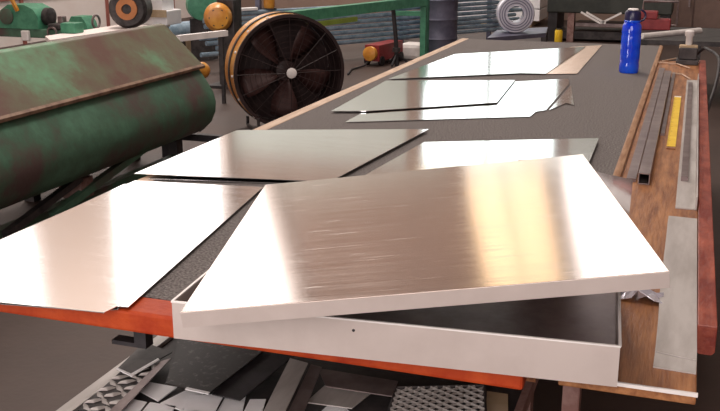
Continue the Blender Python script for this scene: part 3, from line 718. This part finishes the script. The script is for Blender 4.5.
# right: white rod on trestles, red box, shelf
p = at(641, 37.5, .62); q = at(700, 31.5, .62)
tr = thing('trestle', 'dark trestle standing behind the far bench end', 'trestle', ((p.x+q.x)/2, (p.y+q.y)/2, 0))
dd = (q-p).normalized()
box('top_board', min(p.x, q.x)-.1, max(p.x, q.x)+1.6, min(p.y, q.y)-.05, max(p.y, q.y)+.6, .56, .605, M['darksteel'], tr)
for s in (.02, .98):
    for e in (0, .5):
        x = p.x+(q.x-p.x)*s; y = min(p.y, q.y)+e
        beam('leg', (x, y, 0), (x, y, .56), .06, M['darksteel'], tr)
tag(tube('white_rod', [p+Vector((0, .05, .006)), q+Vector((0, .05, .006))], .03, M['white'], seg=10), 'pale rod lying on the dark trestle beyond the vise', 'rod')
rb0 = at(655, 29, .605)
tb = thing('red_toolbox', 'red toolbox with a pale carrying frame at the back right', 'toolbox', (rb0.x, rb0.y, .605))
rb0 = Vector((rb0.x, max(p.y, q.y)+.26, .605))
tb.location = rb0
box('body', rb0.x-.16, rb0.x+.16, rb0.y-.10, rb0.y+.10, .605, .72, M['red'], tb, bevel=.01)
box('lid', rb0.x-.165, rb0.x+.02, rb0.y-.105, rb0.y+.105, .72, .80, M['red'], tb, bevel=.01)
tube('carry_frame', [rb0+Vector((-.14, 0, .195)), rb0+Vector((-.14, 0, .30)), rb0+Vector((.22, 0, .30)), rb0+Vector((.22, 0, .05)), rb0+Vector((.15, 0, .05))], .014, M['steel'], tb)
cbp = at(700, 27, 0)
cab = thing('brown_cabinet', 'low dull brown cabinet at the far right', 'cabinet', (cbp.x+.3, cbp.y-.6, 0))
cx, cy = cbp.x+.1, cbp.y-1.0
box('carcass', cx-.8, cx+.9, cy, cy+.5, .05, .85, mat('dull_brown_panel', (.14, .085, .07), .6, 0, (.19, .12, .10), 4), cab)
for i in range(3):
    d = box('door', cx-.78+.56*i, cx-.25+.56*i, cy-.02, cy, .08, .82, mat('brown_door', (.17, .11, .09), .6), cab)
    box('handle', cx-.33+.56*i, cx-.30+.56*i, cy-.045, cy-.02, .42, .55, M['steel'], d)
box('plinth', cx-.75, cx+.85, cy+.03, cy+.5, 0, .05, M['black'], cab)

# ------------------------------------------------------------------ left background, behind the green machine
def lathe_machine():
    b = at(28, 44, 0)
    t = thing('metal_lathe', 'green metal lathe standing by the whitewashed wall at far left', 'lathe', (b.x, b.y, 0))
    x, y = b.x+.9, b.y-1.0
    extrude_y('bed', [(x-1.3, .24), (x+1.1, .24), (x+1.1, .30), (x+1.04, .36), (x-1.24, .36), (x-1.3, .30)], y-.16, y+.22, M['green_dark'], t, bevel=.01)
    for xx in (-1.05, .75):
        prism('pedestal', [(x+xx-.2, y-.2), (x+xx+.2, y-.2), (x+xx+.17, y+.25), (x+xx-.17, y+.25)], 0, .24, M['green_dark'], t, bevel=.02)
    hs = [(x-.42, .36), (x+.22, .36), (x+.22, .52), (x+.16, .62), (x+.02, .68), (x-.25, .68), (x-.38, .60), (x-.42, .5)]
    extrude_y('headstock', hs, y-.18, y+.22, M['green_post'], t, smooth=True)
    extrude_y('tailstock', [(x+.62, .36), (x+.95, .36), (x+.92, .46), (x+.86, .54), (x+.70, .54), (x+.65, .46)], y-.1, y+.15, M['green_post'], t, smooth=True)
    lathe('chuck', [(.05, 0), (.12, .01), (.12, .09), (.08, .11), (.03, .11)], M['darksteel'], (x+.22, y, .52), (1, 0, 0), t, seg=20)
    lathe('motor', [(.09, 0), (.13, .02), (.13, .30), (.07, .33)], M['darksteel'], (x-1.0, y, .50), (1, 0, 0), t, seg=20)
    lathe('handwheel', [(.075, -.012), (.095, -.012), (.095, .012), (.075, .012)], M['steel'], (x+1.02, y, .47), (1, 0, 0), t, seg=20, closed=True)
    lathe('handwheel', [(.06, -.012), (.08, -.012), (.08, .012), (.06, .012)], M['steel'], (x+.48, y-.24, .33), (0, 1, 0), t, seg=18, closed=True)
    lathe('gear_cover', [(.11, 0), (.11, .02), (.09, .03)], M['green_dark'], (x-.28, y-.18, .52), (0, -1, 0), t, seg=20)
    box('carriage', x+.38, x+.58, y-.2, y+.24, .36, .44, M['darksteel'], t, bevel=.02)
    box('tool_post', x+.44, x+.52, y-.05, y+.05, .44, .53, M['steel'], t, bevel=.008)
    beam('lever', (x-.08, y-.20, .60), (x-.13, y-.28, .84), .04, M['fan_orange'], t)
    tag(box('work_lamp', x-1.05, x-.75, y-.36, y-.26, .46, .56, M['white'], t, bevel=.03), 'white lamp head')
    beam('lamp_arm', (x-.9, y-.14, .34), (x-.9, y-.28, .48), .03, M['darksteel'], t)
    tag(box('switch_box', x-.05, x+.07, y-.22, y-.16, .20, .34, M['white'], t, bevel=.015), 'white switch box')
lathe_machine()
# long pale bench slab behind the machine hood
table('pale_bench', 'long pale topped bench behind the green machine', [(50, 40), (170, 22.5), (150, 20), (45, 36)], .50, M['lowerwall'], M['darksteel'])
mo = at(127, 29, .50)
mt = thing('electric_motor', 'dark round motor with a copper winding on the pale bench', 'motor', (mo.x, mo.y, .50))
ma = Vector((.3, -1, 0)).normalized()
lathe('casing', [(.17, 0), (.23, .02), (.235, .30), (.2, .34), (.14, .34)], M['darksteel'], (mo.x-ma.x*.3, mo.y-ma.y*.3+.05, .737), ma, mt, seg=28)
lathe('winding', [(.06, 0), (.13, .0), (.13, .04), (.06, .04)], mat('copper_winding', (.42, .16, .06), .4, .5), (mo.x-ma.x*.3+ma.x*.33, mo.y-ma.y*.3+.05+ma.y*.33, .737), ma, mt, seg=24, closed=True)
wb = at(150, 24, .50)
ct = thing('white_carton', 'stack of white cartons beside the dark motor', 'carton', (wb.x+.1, wb.y, .50))
box('carton', wb.x-.22, wb.x+.32, wb.y-.12, wb.y+.25, .50, .68, M['paper'], ct, bevel=.01)
box('flap', wb.x-.22, wb.x+.32, wb.y-.14, wb.y-.12, .60, .69, M['khaki'], ct)
box('carton', wb.x-.15, wb.x+.25, wb.y-.1, wb.y+.2, .68, .86, M['paper'], ct, bevel=.01)
gx = at(72, 33, .5)
tag(box('green_case', gx.x-.10, gx.x+.10, gx.y-.08, gx.y+.10, .50, .62, M['green_post'], bevel=.015), 'small green case standing on the pale bench', 'case')
# big drain pipe, white pole, green pump, orange gear motor
p = at(160, 33, .30); q = at(228, 27, .30)
tag(tube('large_pipe', [p, q], .13, M['pipe'], seg=18), 'thick blue-grey pipe lying right of the green machine', 'pipe')
for i, s in enumerate((.25, .8)):
    c_ = p.lerp(q, s)
    tag(prism('pipe_block', [(c_.x-.12, c_.y-.15), (c_.x+.12, c_.y-.15), (c_.x+.12, c_.y+.15), (c_.x-.12, c_.y+.15)], 0, .17, M['khaki']), ('left', 'right')[i]+' wooden block carrying the thick pipe', 'block', 'blocks under the thick pipe')
p = at(178, 38.5, .68); q = at(226, 33, .68)
wpo = thing('white_barrier', 'low white barrier rail beside the drum fan', 'barrier', ((p.x+q.x)/2, (p.y+q.y)/2, 0))
beam('rail', p, q, .055, M['white'], wpo)
for s in (.1, .9):
    c_ = p.lerp(q, s); beam('post', (c_.x, c_.y, 0), (c_.x, c_.y, .655), .03, M['darksteel'], wpo)
g1 = at(174, 20, .55)+Vector((.15, .5, 0))
pu = thing('green_pump', 'round green pump behind the green machine\'s right end', 'pump', (g1.x, g1.y, 0))
lathe('casing', [(.10, -.2), (.20, -.18), (.22, 0), (.20, .18), (.10, .2)], M['green_post'], (g1.x, g1.y, .72), (.6, -1, 0), pu, seg=24)
box('pedestal', g1.x-.13, g1.x+.13, g1.y-.13, g1.y+.13, 0, .54, M['darksteel'], pu)
m0 = aty(218, 17, 9.2)
mm = thing('gear_motor', 'round orange motor mounted above the drum fan\'s left side', 'motor', (m0.x, m0.y, 0))
lathe('casing', [(.05, -.13), (.13, -.12), (.15, -.07), (.15, .07), (.11, .13), (.05, .14)], M['fan_orange'], m0, (.45, -.9, 0), mm, seg=24)
for i in range(6):
    t = 2*math.pi*i/6; v = Vector((.9*math.cos(t), .45*math.cos(t), math.sin(t)))*.085
    lathe('bolt', [(.012, 0), (.012, .012)], M['black'], m0+v+Vector((.45, -.9, 0)).normalized()*.122, (.45, -.9, 0), mm, seg=8)
box('column', m0.x-.04, m0.x+.16, m0.y+.05, m0.y+.25, 0, m0.z+.18, M['darksteel'], mm, bevel=.01)
box('foot', m0.x-.15, m0.x+.27, m0.y-.05, m0.y+.35, 0, .03, M['darksteel'], mm)
bpy.context.view_layer.update()
